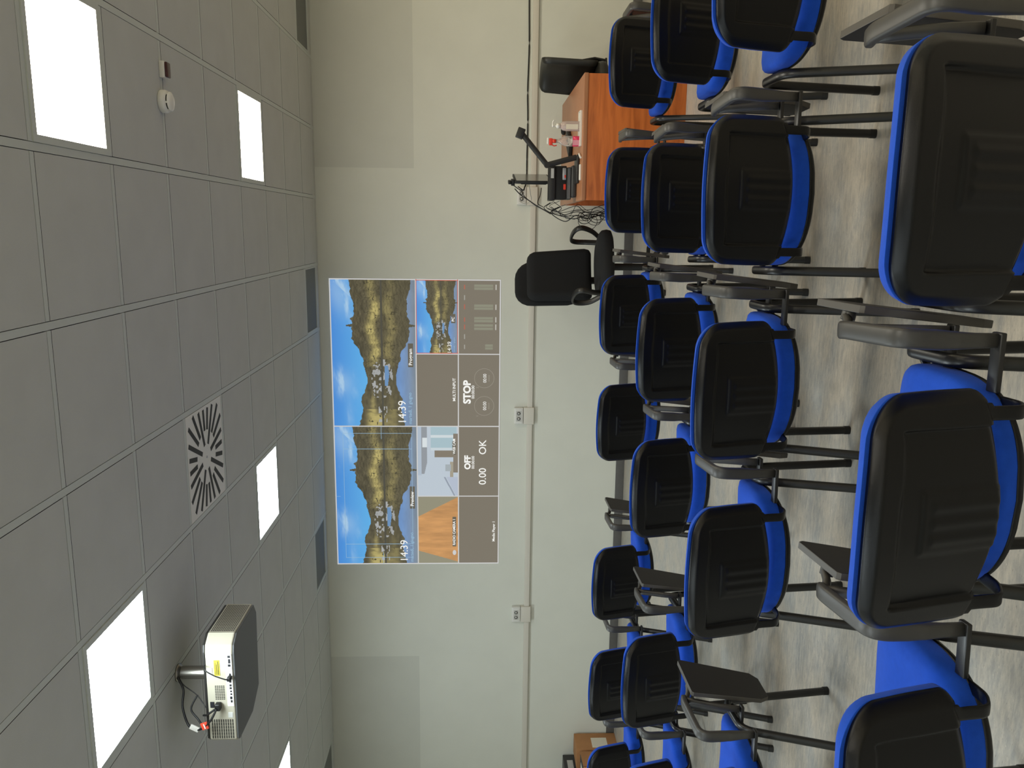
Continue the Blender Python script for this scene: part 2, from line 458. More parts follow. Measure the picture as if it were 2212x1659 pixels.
def rear_off(e, x, z):
    R, T = .021, .022
    q = min(e / R, 1); q = q * (1 - .12 * q ** 5) / .88; d = -.003 - T * (.25 * math.sqrt(max(0, 1 - (1 - min(q, 1)) ** 2)) + .75 * min(q, 1))
    # inner recessed field with wavy upper edge
    top = .706 + .005 * math.cos(x / .155 * PI)
    ins = sstep(0, .006, .166 - abs(x)) * sstep(0, .005, top - z)
    d += .014 * ins * (.45 + .55 * sstep(.02, .16, abs(x)))
    # central raised pad with ribs
    pad = sstep(0, .005, .060 - abs(x)) * sstep(0, .005, .662 - z)
    pad *= sstep(0, .010, z - zb(x)); d -= .005 * pad
    r = sstep(0, .004, .051 - abs(x)) * sstep(0, .008, .645 - z)
    r *= sstep(.004, .022, z - zb(x)); d -= .0045 * r * (.5 + .5 * math.cos(x / .0155 * PI))
    return d
def front_off(e, x, z):
    R, T = .020, .040
    q = min(e / R, 1); return .008 + T * math.sqrt(max(0, 1 - (1 - q) ** 2))
def seat_outline():
    pts = []; N = 72
    for k in range(N):
        a = 2 * PI * k / N; ca, sa = math.cos(a), math.sin(a)
        n = 4.2
        x = math.copysign(abs(ca) ** (2 / n), ca) * .226
        y = math.copysign(abs(sa) ** (2 / n), sa)
        if y > 0: y = y * .205
        else: y = y * (.138 + .054 * (1 - (x / .226) ** 2))
        x *= 1 - .06 * sstep(.05, -.22, y)
        pts.append((x, y))
    return pts
SO = seat_outline(); SCY = -.035
def seat_fn(x, y, z):
    yy = y + SCY
    dz = -.024 * sstep(.05, .19, yy) + .010 * (x / .226) ** 2 - .010 * sstep(-.10, -.22, yy)
    if z > .43: dz -= .008 * math.exp(-((yy + .03) / .12) ** 2) * (1 - (x / .2) ** 2)
    return (x, yy, z + dz)

def make_chair():
    t = thing('lecture_chair', '', 'chair')
    two_sided(rear_off, lambda e, x, z: .006, .2245, .075, .03, 0, 118, 84).build('backrest', M['shell'], t, True)
    c = two_sided(lambda e, x, z: .0075, front_off, .2245, .080, .03, .0024, 32, 32).build('backrest_cushion', M['blue'], t, True)
    c['label'] = 'blue fabric front cushion'
    mb = MB(); mb.rings(SO, [(.985, .405), (1.0, .413), (1.0, .440), (.988, .452), (.955, .461), (.88, .467), (.7, .470), (.45, .471), (.2, .471), (.02, .471)], 0, seat_fn)
    c = mb.build('seat', M['blue'], t, True); c['label'] = 'blue fabric seat cushion'
    mb = MB(); mb.rings(SO, [(.4, .382), (.8, .384), (.94, .389), (.99, .397), (1.006, .405), (1.004, .411), (.98, .411)], 0, seat_fn)
    mb.build('seat_shell', M['shell'], t, True)
    for s in (-1, 1):
        # bracket strap from the back corners down, round and under the seat
        x = .183 * s
        p = fillet([(x, ymid(x, .545) - .012, .545), (x, ymid(x, .495) - .012, .495), (x, -.268, .436), (x * .99, -.222, .411), (x * .97, -.08, .405)], .018, 6)
        mb = MB(); sc = [(1.5, 1)] * 3 + [(1, 1)] * (len(p) - 3)
        mb.tube(p, .0135, .004, 12, (1, 0, 0), True, 0, .5, sc)
        mb.build('backrest_bracket', M['shell'], t)
        lx = .2477 * s
        top_r, top_f = (lx * .985, -.045, .436), (lx * .985, .145, .444)
        mb = MB(); mid = (lx * .985, .05, .440)
        p = fillet([(lx, .2012, .006), top_f, mid], .045, 7)
        mb.tube(p, .0150, .0125, 14, (1, 0, 0), True, 0, .25); leg = mb.build('leg', M['metal'], t)
        mb = MB(); mb.tube([(lx, .2012, .0), (lx, .2012 - .001, .022)], .0160, .0140, 14, (1, 0, 0), True, 0, .25); mb.build('foot_cap', M['dark'], leg)
        mb = MB(); p = fillet([mid, top_r, (lx, -.2027, .006)], .055, 7)
        mb.tube(p, .0150, .0125, 14, (1, 0, 0), True, 0, .25); leg = mb.build('leg', M['metal'], t)
        mb = MB(); mb.tube([(lx, -.2040, .0), (lx, -.1990, .022)], .0160, .0140, 14, (1, 0, 0), True, 0, .25); mb.build('foot_cap', M['dark'], leg)
    for y in (-.01, .115):
        mb = MB(); mb.tube([(-.243, y, .425), (-.20, y, .402), (.20, y, .402), (.243, y, .425)], .010, .010, 10, (0, 1, 0)); mb.build('crossbar', M['metal'], t)
    # right armrest: rear post, elbow, pad, thin front post, brackets to the frame
    ax = .302
    mb = MB()
    p = fillet([(ax, -.158, .425), (ax, -.166, .52), (ax + .006, -.180, .632), (ax - .002, .04, .636), (ax - .006, .075, .630)], .045, 8)
    n = len(p)
    sc = [(.72 + .28 * min(1, i / 8), .85 + .5 * min(1, i / 5) * (1 if i < 6 else .6)) for i in range(n)]
    mb.tube(p, .0200, .0095, 14, (1, 0, 0), True, 0, .45, sc)
    mb.tube(fillet([(ax - .005, .068, .624), (ax - .002, .045, .575), (ax, .012, .50), (ax, -.002, .436)], .02, 5), .013, .009, 10, (1, 0, 0), True, 0, .4)
    arm = mb.build('armrest', M['arm'], t, True)
    for y in (-.158, -.002):
        mb = MB(); mb.box(.20, ax + .016, y - .016, y + .016, .420, .432, .003)
        mb.build('armrest_bracket', M['metal'], t)
    # folded writing tablet hanging outside the armrest
    T = Matrix(((0, 0, 1, 0), (1, 0, 0, 0), (0, 1, 0, 0), (0, 0, 0, 1)))   # (a,b,d)->(x=d,y=a,z=b)
    poly = [(.040, .612), (.032, .604), (.026, .34), (.050, .305), (.175, .303), (.212, .328), (.272, .600), (.262, .612)]
    tilt = Matrix.Translation((ax + .042, 0, .612)) @ Matrix.Rotation(math.radians(6.0), 4, 'Y') @ Matrix.Translation((-.008, 0, -.612))
    mb = MB(); mb.prism(poly, .018, .002, 0, tilt @ T, 1)
    tb = mb.build('writing_tablet', [M['tab'], M['tabedge']], t)
    mb = MB(); mb.tube([(ax - .004, .072, .620), (ax + .008, .100, .606), (ax + .020, .128, .600)], .012, .010, 10); mb.tube([(ax + .012, .128, .596), (ax + .036, .130, .590)], .019, .016, 12, (0, 1, 0))
    mb.build('tablet_hinge', M['arm'], tb)
    return t
chairs = [  # x, y, yaw(deg), label
 (.847, 4.725, 0, 'tablet chair in the wall-side row, topmost in the photo, overlapping the wooden desk panel'),
 (.203, 4.721, -1, 'tablet chair of the wall-side row in front of the desk corner with hanging cables'),
 (-.477, 4.777, 0, 'tablet chair of the wall-side row directly in front of the black upholstered swivel chair'),
 (-1.085, 4.758, -1, 'tablet chair of the wall-side row just below the swivel chair, before the aisle gap'),
 (-2.065, 4.735, 1, 'tablet chair of the wall-side row, first one below the aisle gap'),
 (-2.721, 4.732, 1, 'tablet chair of the wall-side row, next to last before the cardboard boxes'),
 (-3.353, 4.723, 0, 'tablet chair right in front of the cardboard boxes, cut by the bottom photo edge'),
 (.788, 3.677, 2, 'tablet chair of the second row from the wall, cut by the top photo edge'),
 (.11, 3.722, 3, 'tablet chair of the second row from the wall, second from the top photo edge'),
 (-.513, 3.703, 0, 'tablet chair of the second row from the wall, third from the top photo edge'),
 (-1.144, 3.713, 1.4, 'tablet chair of the second row from the wall, the last one above the aisle'),
 (-2.10, 3.728, 2.5, 'tablet chair of the second row from the wall, the first one below the aisle'),
 (-2.718, 3.68, 0, 'tablet chair of the second row from the wall, cut by the bottom photo edge'),
 (.747, 2.816, 1, 'tablet chair of the third row from the wall, cut by the top photo edge'),
 (.106, 2.797, 2, 'tablet chair of the third row from the wall, second from the top photo edge'),
 (-.509, 2.794, 0, 'tablet chair in the middle of the third row, centre of the whole seating block'),
 (-1.118, 2.751, 2.5, 'tablet chair of the third row, last above the aisle, upright ribbed backrest fully visible'),
 (-2.098, 2.77, 0, 'chair below the aisle whose big folded tablet faces the camera, backrest mostly out of frame'),
 (.095, 1.674, 0.3, 'nearest chair with the very large backrest at the upper right edge of the photo'),
 (-.510, 1.675, 1, 'near chair at the right photo edge, middle one of the three nearest chairs'),
 (-1.118, 1.65, 4, 'near chair in the bottom right corner with its wide blue seat showing'),
]
proto = make_chair()
for i, (x, y, a, lab) in enumerate(chairs):
    o = proto if i == 0 else copy_tree(proto)
    o.location = (x, y, 0); o.rotation_euler.z = math.radians(a)
    tag(o, lab, 'chair', 'lecture chairs with folding writing tablets')

# ------------------------------------------------------------------ cable trunking and sockets on the far wall
t = thing('cable_trunking', 'long cream plastic cable trunking running along the far wall', 'cable trunking', (0, WY, 0))
f = MB()
segs = [XL + .01, -3.945, -3.745, -1.868, -1.702, .195, .362, XR - .01]
f.box(XL + .01, XR - .01, -.028, -.0005, .914, .966, .004)
f.build('trunking', M['trunk'], t)
for i, cx in enumerate((.278, -1.785, -3.845)):
    f = MB(); f.box(cx - .083, cx + .083, -.042, -.0285, .900, 1.000, .004); f.box(cx - .083, cx + .083, -.030, -.0005, .967, 1.0, 0)
    f.box(cx - .08, cx + .08, -.0285, -.0005, .898, .9135, 0)
    f.build('junction_cover', M['trunk'], t)
SL = ['white wall socket above the trunking behind the desk monitor, with a grey cable plugged in', 'white double wall socket on the trunking below the middle of the projected picture', 'white double wall socket on the trunking just past the left end of the projected picture']
for i, cx in enumerate((.278, -1.785, -3.845)):
    t = thing('wall_socket', SL[i], 'socket', (cx, WY, 1.047), 0, 'wall sockets on the trunking')
    f = MB(); f.box(-.079, .079, -.044, -.0005, -.043, .043, .004); f.build('box', M['offwhite'], t)
    f = MB(); f.box(-.070, .070, -.049, -.0435, -.034, .034, .002); f.build('plate', M['offwhite'], t)
    f = MB(); f.box(-.052, .052, -.0502, -.0485, -.024, .024, 0); f.build('insert', M['sock'], t)
    for sx in (-.026, .026):
        f = MB(); T = Matrix.Translation((sx, -.0505, 0)) @ Matrix.Rotation(PI / 2, 4, 'X')
        f.lathe([(.017, -.001), (.017, .0004)], 20, T); f.build('outlet', M['dkgrey'], t)
        f = MB(); f.lathe([(.011, .0), (.011, .0012)], 16, T); f.build('outlet_pin_plate', M['sock'], t)

# ------------------------------------------------------------------ projected picture
SX0, SX1, SZ0, SZ1 = -3.309, -.487, 1.228, 2.825
SW, SH = SX1 - SX0, SZ1 - SZ0
NXp, NYp = 620, 352
def L3(c): return np.array(lin(c)[:3])
def vnoise(shape, cell, seed):
    rng = np.random.RandomState(seed); h, w_ = shape
    gh, gw = int(h / cell[0]) + 3, int(w_ / cell[1]) + 3; gr = rng.rand(gh, gw)
    y = np.arange(h) / cell[0]; x = np.arange(w_) / cell[1]
    yi = y.astype(int); xi = x.astype(int); fy = y - yi; fx = x - xi; fy = fy * fy * (3 - 2 * fy); fx = fx * fx * (3 - 2 * fx)
    a = gr[np.ix_(yi, xi)]; b_ = gr[np.ix_(yi, xi + 1)]; c_ = gr[np.ix_(yi + 1, xi)]; d_ = gr[np.ix_(yi + 1, xi + 1)]
    fy = fy[:, None]; fx = fx[None, :]
    return (a * (1 - fx) + b_ * fx) * (1 - fy) + (c_ * (1 - fx) + d_ * fx) * fy
def fbm(shape, cell, seed, o=4):
    r = 0; am = .5; s = 0
    for i in range(o): r = r + am * vnoise(shape, (max(cell[0] / 2 ** i, 1), max(cell[1] / 2 ** i, 1)), seed + i); s += am; am *= .6
    return r / s
sky_s = [0, .07, .13, .19, .235, .30, .35, .43, .52, .555, .60, .63, .68, .685, .693, .70, .705, .735, .75, .80, .86, .91, .985, 1]
sky_t = [.31, .34, .365, .34, .38, .42, .415, .38, .34, .29, .25, .247, .245, .175, .175, .245, .25, .235, .27, .275, .268, .24, .225, .22]
def landscape(h, w_):
    s = (np.arange(w_) + .5) / w_; t = ((np.arange(h) + .5) / h)[:, None] * np.ones((1, w_)); sg = s[None, :] * np.ones((h, 1))
    n1 = fbm((h, w_), (h / 5, w_ / 6), 3); jag = (vnoise((1, w_), (1, max(w_ / 60, 1)), 5)[0] - .5) * .018
    hor = .595
    edge = np.interp(s, sky_s, sky_t) + jag
    low = hor + (hor - np.interp(s, sky_s, sky_t)) * .93 + jag
    img = np.zeros((h, w_, 3))
    # sky with streaky clouds
    q = np.clip(t / .45, 0, 1)[..., None]
    sky = L3((72, 144, 226)) * (1 - q) + L3((98, 186, 244)) * q
    cl = fbm((h, w_), (h / 10, w_ / 7), 11); sh2 = (np.arange(h) * .9).astype(int) % w_; cl = np.stack([np.roll(cl[i_], -sh2[i_]) for i_ in range(h)]); dd = np.clip((cl - .5) * 4, 0, 1)
    blob = np.exp(-(((sg - .30) / .08) ** 2 + ((t - .14 - .25 * (.3 - sg)) / .12) ** 2)) + 1.1 * np.exp(-(((sg - .9 + .4 * (t - .1)) / .13) ** 2 + ((t - .1) / .14) ** 2)) + .35 * np.exp(-(((sg - .10) / .10) ** 2 + ((t - .2) / .05) ** 2))
    c_ = np.clip(blob * (.35 + dd), 0, .8)[..., None]
    sky = sky * (1 - c_) + L3((190, 222, 244)) * c_
    # water in the lower part
    q = np.clip((t - .8) / .2, 0, 1)[..., None]
    wat = L3((112, 152, 206)) * (1 - q) + L3((128, 140, 150)) * q
    wn = (fbm((h, w_), (h / 12, w_ / 8), 21) - .5)[..., None]; wat = np.clip(wat * (1 + .35 * wn), 0, 1)
    img = np.where((t < hor)[..., None], sky, wat)
    # rock, mirrored under the waterline
    d = np.abs(t - hor); tt = np.where(t < hor, t, hor - (t - hor) / .93)
    fine = fbm((h, w_), (h / 40, w_ / 30), 31, 3); str_ = fbm((h, w_), (h / 9, w_ / 40), 41, 3)
    dep = np.clip(d / .36, 0, 1)
    rock = L3((88, 82, 62))[None, None] * (.45 + 1.1 * fine[..., None])
    gold = L3((186, 172, 108))[None, None] * (.65 + .7 * str_[..., None])
    band = np.exp(-((d - .10 - .03 * np.sin(sg * 21)) / .05) ** 2) * np.clip((sg - .40) / .08, 0, 1) * np.clip((.99 - sg) / .2, .3, 1) * (.6 + .8 * n1)
    band += np.exp(-((d - .04) / .05) ** 2) * np.clip((.1 - sg) / .05, 0, 1) * 1.2 + np.exp(-((d - .13) / .05) ** 2) * (sg < .12) + .5 * np.exp(-(((sg - .16) / .05) ** 2)) * np.exp(-((d - .11) / .03) ** 2)
    g_ = np.clip(band * (.35 + 1.3 * str_) * (fine > .28), 0, .95)
    g_ = np.where(t > hor, g_ * .38, g_)[..., None]
    rock = np.where((t > hor)[..., None], rock * .8 + L3((92, 84, 52)) * .2, rock)
    rk = rock * (1 - g_) + gold * g_
    # terrace joints
    jn = (np.abs((d * 26 + sg * 3 + str_ * 2) % 1 - .5) < .09) & (sg > .35); rk = np.where(jn[..., None], rk * .62, rk)
    jv = (np.abs((sg * 9 + str_) % 1 - .5) < .03) & (sg > .35) & (d < .2); rk = np.where(jv[..., None], rk * .55, rk)
    # small pale town around the inlet
    tw = (fbm((h, w_), (max(h / 34, 1), max(w_ / 55, 1)), 51, 2) > .56) & (sg > .2) & (sg < .46) & (d < .13 - .25 * np.abs(sg - .33)) | ((sg > .03) & (sg < .14) & (d < .05) & (fine > .5))
    rk = np.where(tw[..., None], L3((176, 178, 178)) * (.7 + .5 * fine[..., None]), rk)
    rk = np.where((d < .012)[..., None], L3((74, 72, 62)), rk)
    wtr = (sg > .28) & (sg < .42) & (t > hor + .03) & (t < hor + .085 - .25 * np.abs(sg - .36)); rk = np.where(wtr[..., None], L3((108, 150, 196)), rk)
    mask = (t > edge[None, :]) & (t < low[None, :])
    img = np.where(mask[..., None], rk, img)
    return img
P = np.zeros((NYp, NXp, 3)); DK = L3((124, 116, 103))
P[:] = DK
h2, h3 = NYp // 2, NYp * 3 // 4; w2, w1, w3 = NXp // 2, NXp // 4, NXp * 3 // 4
Lg = landscape(h2, w2)
P[0:h2, 0:w2] = Lg; P[0:h2, w2:] = Lg
P[h2:h3, w3:] = landscape(h3 - h2, NXp - w3)
# pane 1: plain wooden table top seen by a camera
hh, ww = h3 - h2, w1
yy = ((np.arange(hh) + .5) / hh)[:, None]; xx = ((np.arange(ww) + .5) / ww)[None, :]
wd = fbm((hh, ww), (hh / 2, ww / 18), 61); base = L3((150, 146, 124))[None, None] * np.ones((hh, ww, 1))
m_ = (xx > .20 - .17 * yy) & (xx < .70 + .29 * yy)
wood = L3((206, 150, 92))[None, None] * (.72 + .6 * wd[..., None])
P[h2:h3, 0:w1] = np.where(m_[..., None], wood, base)
# pane 2: small bright room
pane = L3((196, 208, 220))[None, None] * np.ones((hh, w2 - w1, 1)); hw_ = w2 - w1
xx = ((np.arange(hw_) + .5) / hw_)[None, :] * np.ones((hh, 1)); yy = yy * np.ones((1, hw_))
def fillp(m, c): pane[m] = L3(c)
fillp((yy < .24 + .0 * xx) & (xx > .32) & (yy < .05 + .28 * (xx - .32) / .68 + .12), (150, 156, 164))
fillp((yy < .10) & (xx > .3), (182, 196, 212)); fillp((xx > .70) & (xx < .84) & (yy > .12) & (yy < .24), (226, 234, 238))
fillp((xx > .66) & (yy > .33) & (yy < .96), (172, 198, 208)); fillp((xx > .66) & (xx < .70) & (yy > .33), (208, 220, 226)); fillp((xx > .84) & (xx < .88) & (yy > .33) & (yy < .95), (216, 226, 230))
fillp((xx > .56) & (xx < .66) & (yy > .42) & (yy < .9), (132, 122, 108)); fillp((yy > .88) & (xx > .34) & (xx < .9), (134, 124, 112)); fillp((yy > .8) & (yy < .88) & (xx > .26) & (xx < .5), (168, 160, 142))
fillp((xx > .36) & (xx < .46) & (yy > .68) & (yy < .82), (170, 180, 186)); fillp((np.abs(yy - (.66 + .9 * (.28 - xx))) < .02) & (xx < .28), (150, 160, 176)); fillp((yy > .70 + .9 * (.28 - xx)) & (xx < .28), (186, 196, 214))
P[h2:h3, w1:w2] = pane
# audio meters pane
x0 = w3
def pr(s0, s1, t0, t1, c):
    a, b_ = int(round(s0 * NXp)), int(round(s1 * NXp)); c0, c1 = int(round(t0 * NYp)), int(round(t1 * NYp)); P[c0:max(c1, c0 + 1), a:max(b_, a + 1)] = L3(c)
for s_, on in ((.775, 2), (.81, 0), (.842, 1), (.867, 1), (.909, 1), (.941, 0), (.975, 1)):
    pr(s_ - .008, s_ + .008, .785, .789, (188, 96, 78) if on == 1 else (170, 168, 160))
    if on: 
        t0 = .845 if on == 1 else .91
        pr(s_ - .009, s_ - .001, t0, .955, (142, 142, 124)); pr(s_ + .001, s_ + .009, t0, .955, (142, 142, 124))
    if on == 1: pr(s_ - .009, s_ + .009, .968, .975, (206, 204, 196))
# caption plates
for (s0, s1, t0, t1) in ((.205, .286, .452, .484), (.705, .786, .452, .484), (.065, .175, .712, .737), (.40, .447, .712, .737), (.855, .885, .706, .732)):
    pr(s0, s1, t0, t1, (98, 92, 80))
# mesh
gx = np.linspace(SX0, SX1, NXp + 1); gz = np.linspace(SZ1, SZ0, NYp + 1)
X, Z = np.meshgrid(gx, gz); V = np.stack([X.ravel(), np.full(X.size, WY - .003), Z.ravel()], 1)
i = np.arange(NYp)[:, None] * (NXp + 1) + np.arange(NXp)[None, :]
F = np.stack([i, i + NXp + 1, i + NXp + 2, i + 1], -1).reshape(-1, 4)
me = bpy.data.meshes.new('projected_picture'); me.vertices.add(len(V)); me.vertices.foreach_set('co', V.ravel())
me.loops.add(F.size); me.loops.foreach_set('vertex_index', F.ravel().astype(np.int32)); me.polygons.add(len(F)); me.polygons.foreach_set('loop_start', np.arange(0, F.size, 4, dtype=np.int32))
me.update(calc_edges=True)
at = me.color_attributes.new('picture', 'FLOAT_COLOR', 'CORNER')
colr = np.concatenate([np.clip(P, 0, 1), np.ones((NYp, NXp, 1))], -1).reshape(-1, 1, 4).repeat(4, 1)
at.data.foreach_set('color', colr.ravel().astype(np.float32))
m = bpy.data.materials.new('projected_light'); m.use_nodes = True; nt = m.node_tree; b = nt.nodes['Principled BSDF']
b.inputs['Base Color'].default_value = lin((74, 72, 66)); b.inputs['Roughness'].default_value = .9; b.inputs['Specular IOR Level'].default_value = .1
an = nt.nodes.new('ShaderNodeAttribute'); an.attribute_name = 'picture'
nt.links.new(an.outputs['Color'], b.inputs['Emission Color']); b.inputs['Emission Strength'].default_value = .84
me.materials.append(m)
pic = bpy.data.objects.new('projected_picture', me); C.objects.link(pic)
tag(pic, 'projected multi-pane video mixer picture with lake landscape panes on the far wall', 'projection')
mline = mat('projected_white', (90, 88, 84), .9, emis=(205, 205, 205), estr=.9)
mtext = mat('projected_text', (90, 88, 84), .9, emis=(236, 236, 232), estr=1.0)
mdim = mat('projected_dim_text', (80, 78, 72), .9, emis=(160, 154, 142), estr=.85)
mred = mat('projected_red_line', (90, 60, 50), .9, emis=(212, 96, 74), estr=.8)
mblue = mat('projected_pale_line', (90, 88, 84), .9, emis=(150, 188, 216), estr=.85)
def SP(s, t): return (SX0 + s * SW, SZ1 - t * SH)
def strip(mb, s0, t0, s1, t1, wd=.0011, y=.0045):
    a = SP(s0, t0); b_ = SP(s1, t1)
    if abs(s0 - s1) < 1e-6: mb.box(a[0] - wd * SW, a[0] + wd * SW, WY - y, WY - .0032, b_[1], a[1])
    else: mb.box(a[0], b_[0], WY - y, WY - .0032, a[1] - wd * SW, a[1] + wd * SW)
f = MB(); e = .0016
for s_ in (e, .5, 1 - e): strip(f, s_, 0, s_, 1, .0018)
for t_ in (e * 1.7, .5, .75, 1 - e * 1.7): strip(f, 0, t_, 1, t_, .0018, .0046)
for s_ in (.25, .75): strip(f, s_, .5, s_, 1, .0016)
f.build('pane_border', mline, pic)
f = MB()
strip(f, .7525, .504, 1, .504, .001, .0052); strip(f, .7525, .746, 1, .746, .001, .0052); strip(f, .753, .5, .753, .75, .001, .0052); strip(f, .9965, .5, .9965, .75, .001, .0052); f.build('pane_border', mred, pic)
f = MB()
for r_ in ((.025, .475, .055, .452),):
    strip(f, r_[0], r_[2], r_[1], r_[2], .0006); strip(f, r_[0], .468, r_[1], .468, .0006); strip(f, r_[0], r_[2], r_[0], .468, .0006, .0047); strip(f, r_[1], r_[2], r_[1], .468, .0006, .0047)
strip(f, .075, .055, .075, .468, .0007, .0049); strip(f, .42, .055, .42, .468, .0007, .0049)
strip(f, 0, .285, .045, .285, .0006, .0049); strip(f, .455, .285, .5, .285, .0006, .0049); strip(f, .25, 0, .25, .03, .0005, .0049)
f.build('safe_area_lines', mblue, pic)
def text(body, s, t, size, m, bold=0.0, align='LEFT', sx=1.0):
    cu = bpy.data.curves.new('caption', 'FONT'); cu.body = body; cu.size = size; cu.align_x = align; cu.offset = bold; cu.resolution_u = 3; cu.extrude = .0003
    tmp = bpy.data.objects.new('tmp', cu); C.objects.link(tmp)
    dg = bpy.context.evaluated_depsgraph_get(); me_ = bpy.data.meshes.new_from_object(tmp.evaluated_get(dg))
    bpy.data.objects.remove(tmp); me_.materials.clear(); me_.materials.append(m)
    x, z = SP(s, t)
    T = Matrix.Translation((x, WY - .0062, z)) @ Matrix.Rotation(PI / 2, 4, 'X') @ Matrix.Diagonal((sx, 1, 1, 1))
    me_.transform(T); o = bpy.data.objects.new('caption', me_); C.objects.link(o); o.parent = pic; return o
for d_ in (0, .5):
    text('14:39', .008 + d_, .435, .105, mtext); text('martedì, 1 giugno', .008 + d_, .470, .044, mblue, .0004)
text('Preview', .214, .476, .046, mtext, .0008); text('Program', .711, .476, .046, mtext, .0008)
text('RADIO CAMERA 1', .070, .730, .034, mtext, .0008); text('WEB CAM', .402, .731, .034, mtext, .0008); text('MULTI INPUT', .588, .733, .038, mtext, .0006); text('PC', .860, .727, .036, mtext, .0008)
text('14:39', .752, .708, .052, mtext); text('martedì, 1 giugno', .757, .73, .020, mblue)
text('OFF', .372, .822, .080, mtext, .0035, 'CENTER'); text('00:00:00', .372, .847, .038, mtext, .0004, 'CENTER')
text('0.00', .322, .918, .100, mtext, .0006, 'CENTER'); text('OK', .426, .918, .100, mtext, .0006, 'CENTER')
text('STOP', .620, .822, .095, mtext, .0040, 'CENTER'); text('00:00:00', .620, .846, .038, mtext, .0004, 'CENTER')
text('Media Player 1', .083, .975, .036, mtext, .0006, 'LEFT')
text('1', .534, .87, .03, mdim); text('2', .633, .87, .03, mdim)
for cx, cc in ((.572, 0), (.668, 0)):
    text('00:00', cx, .918, .046, mtext, .0, 'CENTER', .85); text('00:00:00', cx, .937, .018, mdim, 0, 'CENTER')
    f = MB(); x, z = SP(cx, .905); n = 40; r_ = .092
    vs = []
    for k in range(n):
        a = 2 * PI * k / n; vs += [(x + math.cos(a) * r_, WY - .0045, z + math.sin(a) * r_), (x + math.cos(a) * (r_ + .003), WY - .0045, z + math.sin(a) * (r_ + .003))]
    f.add(vs, [(2 * k, 2 * k + 1, (2 * k + 3) % (2 * n), (2 * k + 2) % (2 * n)) for k in range(n)]); f.build('timer_ring', mdim, pic)
f = MB(); f.lathe([(.026, 0), (.026, .001)], 24, Matrix.Translation((SP(.042, .725)[0], WY - .004, SP(.042, .725)[1])) @ Matrix.Rotation(PI / 2, 4, 'X') @ Matrix.Diagonal((1, .7, 1, 1))); f.build('record_dot', mline, pic)

# ------------------------------------------------------------------ ceiling projector
t = thing('projector', 'white ceiling-mounted projector with ports and cables on its rear', 'projector', (-2.19, 3.74, CE))
t_c = (-2.18, 3.74)
xr, xl, y0p, y1p, zb_, zt_ = .265, -.280, -.155, .225, -.322, -.194
poly = [(xl + .02, y0p), (xl, y0p + .02), (xl, y0p + .25), (xl + .08, y1p), (xr - .06, y1p + .02), (xr, y1p - .02), (xr, y0p + .06), (xr - .035, y0p + .008), (xr - .07, y0p)]
f = MB(); f.prism(poly, zt_ - zb_, .006, 0, Matrix.Translation((0, 0, zb_))); f.build('body', M['cream'], t)
f = MB(); f.prism([(x * .985, y * .985 + (.002)) for x, y in poly], .010, .004, 0, Matrix.Translation((0, 0, zb_ - .009))); f.build('underside', M['projdk'], t)
f = MB(); f.prism([(x * .99, y * .985) for x, y in poly], .012, .004, 0, Matrix.Translation((0, 0, zt_))); f.build('top_cover', M['dkgrey2'], t)
f = MB(); f.tube([(0, .005, -.17), (0, .005, -.02)], .032, .032, 20); f.lathe([(.044, 0), (.044, -.006), (.036, -.010), (.033, -.02)], 24, Matrix.Translation((0, .005, -.001))); f.build('mount_pole', M['steel'], t)
f = MB(); f.box(-.09, .09, -.09, .1, -.183, -.172, .003); f.build('mount_plate', M['dkgrey2'], t)
# rear side details
Yr = y0p - .0012
def rbox(mb, x0, x1, z0, z1, d=.002, mi=0): mb.box(x0, x1, Yr - d, Yr + .003, z0, z1, 0, mi)
f = MB()
for r_ in range(10):
    for q in range(6):
        x0 = xl + .024 + q * .0172; z0 = zb_ + .012 + r_ * .0108
        rbox(f, x0, x0 + .0145, z0, z0 + .0058, .0003)
f.build('exhaust_grille', M['grille'], t)
f = MB()
for r_ in range(13):
    z0 = zb_ + .010 + r_ * .0086
    for q in range(18):
        yq = y0p + .075 + q * .0155
        if yq > y1p - .04: break
        f.box(xr - .002, xr + .0008, yq, yq + .011, z0, z0 + .005)
f.build('side_grille', M['grille'], t)
f = MB()
for r_ in range(9):
    for q in range(5): rbox(f, -.050 + 0 * r_ + r_ * .0085, -.0455 + r_ * .0085, zb_ + .045 + q * .0095, zb_ + .0515 + q * .0095, .0004)
f.build('small_vents', M['grille'], t)
f = MB(); rbox(f, .075, .155, zb_ + .062, zb_ + .088, .0006); f.build('warning_label', M['yellow'], t)
f = MB(); rbox(f, .080, .150, zb_ + .0665, zb_ + .070, .0012); rbox(f, .080, .135, zb_ + .074, zb_ + .077, .0012); rbox(f, .080, .145, zb_ + .081, zb_ + .083, .0012); f.build('warning_label_print', M['ink'], t)
f = MB(); rbox(f, .075, .115, zb_ + .098, zb_ + .118, .0006); rbox(f, -.145, -.118, zb_ + .012, zb_ + .034, .0006); f.build('rating_label', M['greylab'], t)
f = MB(); rbox(f, -.085, .185, zb_ + .004, zb_ + .034, .0004); f.build('port_panel', M['offwhite'], t)
f = MB()
for x, w_, hgt in ((.163, .012, .012), (.135, .022, .010), (.108, .012, .012), (.045, .02, .009), (.014, .024, .010), (-.018, .010, .010), (-.036, .010, .010), (-.056, .008, .008), (-.074, .008, .008), (-.098, .014, .010), (-.12, .012, .008)):
    x = .173 - (.163 - x) * .82
    f = MB(); rbox(f, x - w_ / 2, x + w_ / 2, zb_ + .010, zb_ + .010 + hgt, .0015)
    f.build('port', M['port'], t)
f = MB(); rbox(f, -.092, -.062, zb_ + .098, zb_ + .116, .002); f.build('power_inlet', M['port'], t)
f = MB(); f.box(-.095, -.060, Yr - .03, Yr, zb_ + .062, zb_ + .088, .005); f.build('power_plug', M['cable'], t)
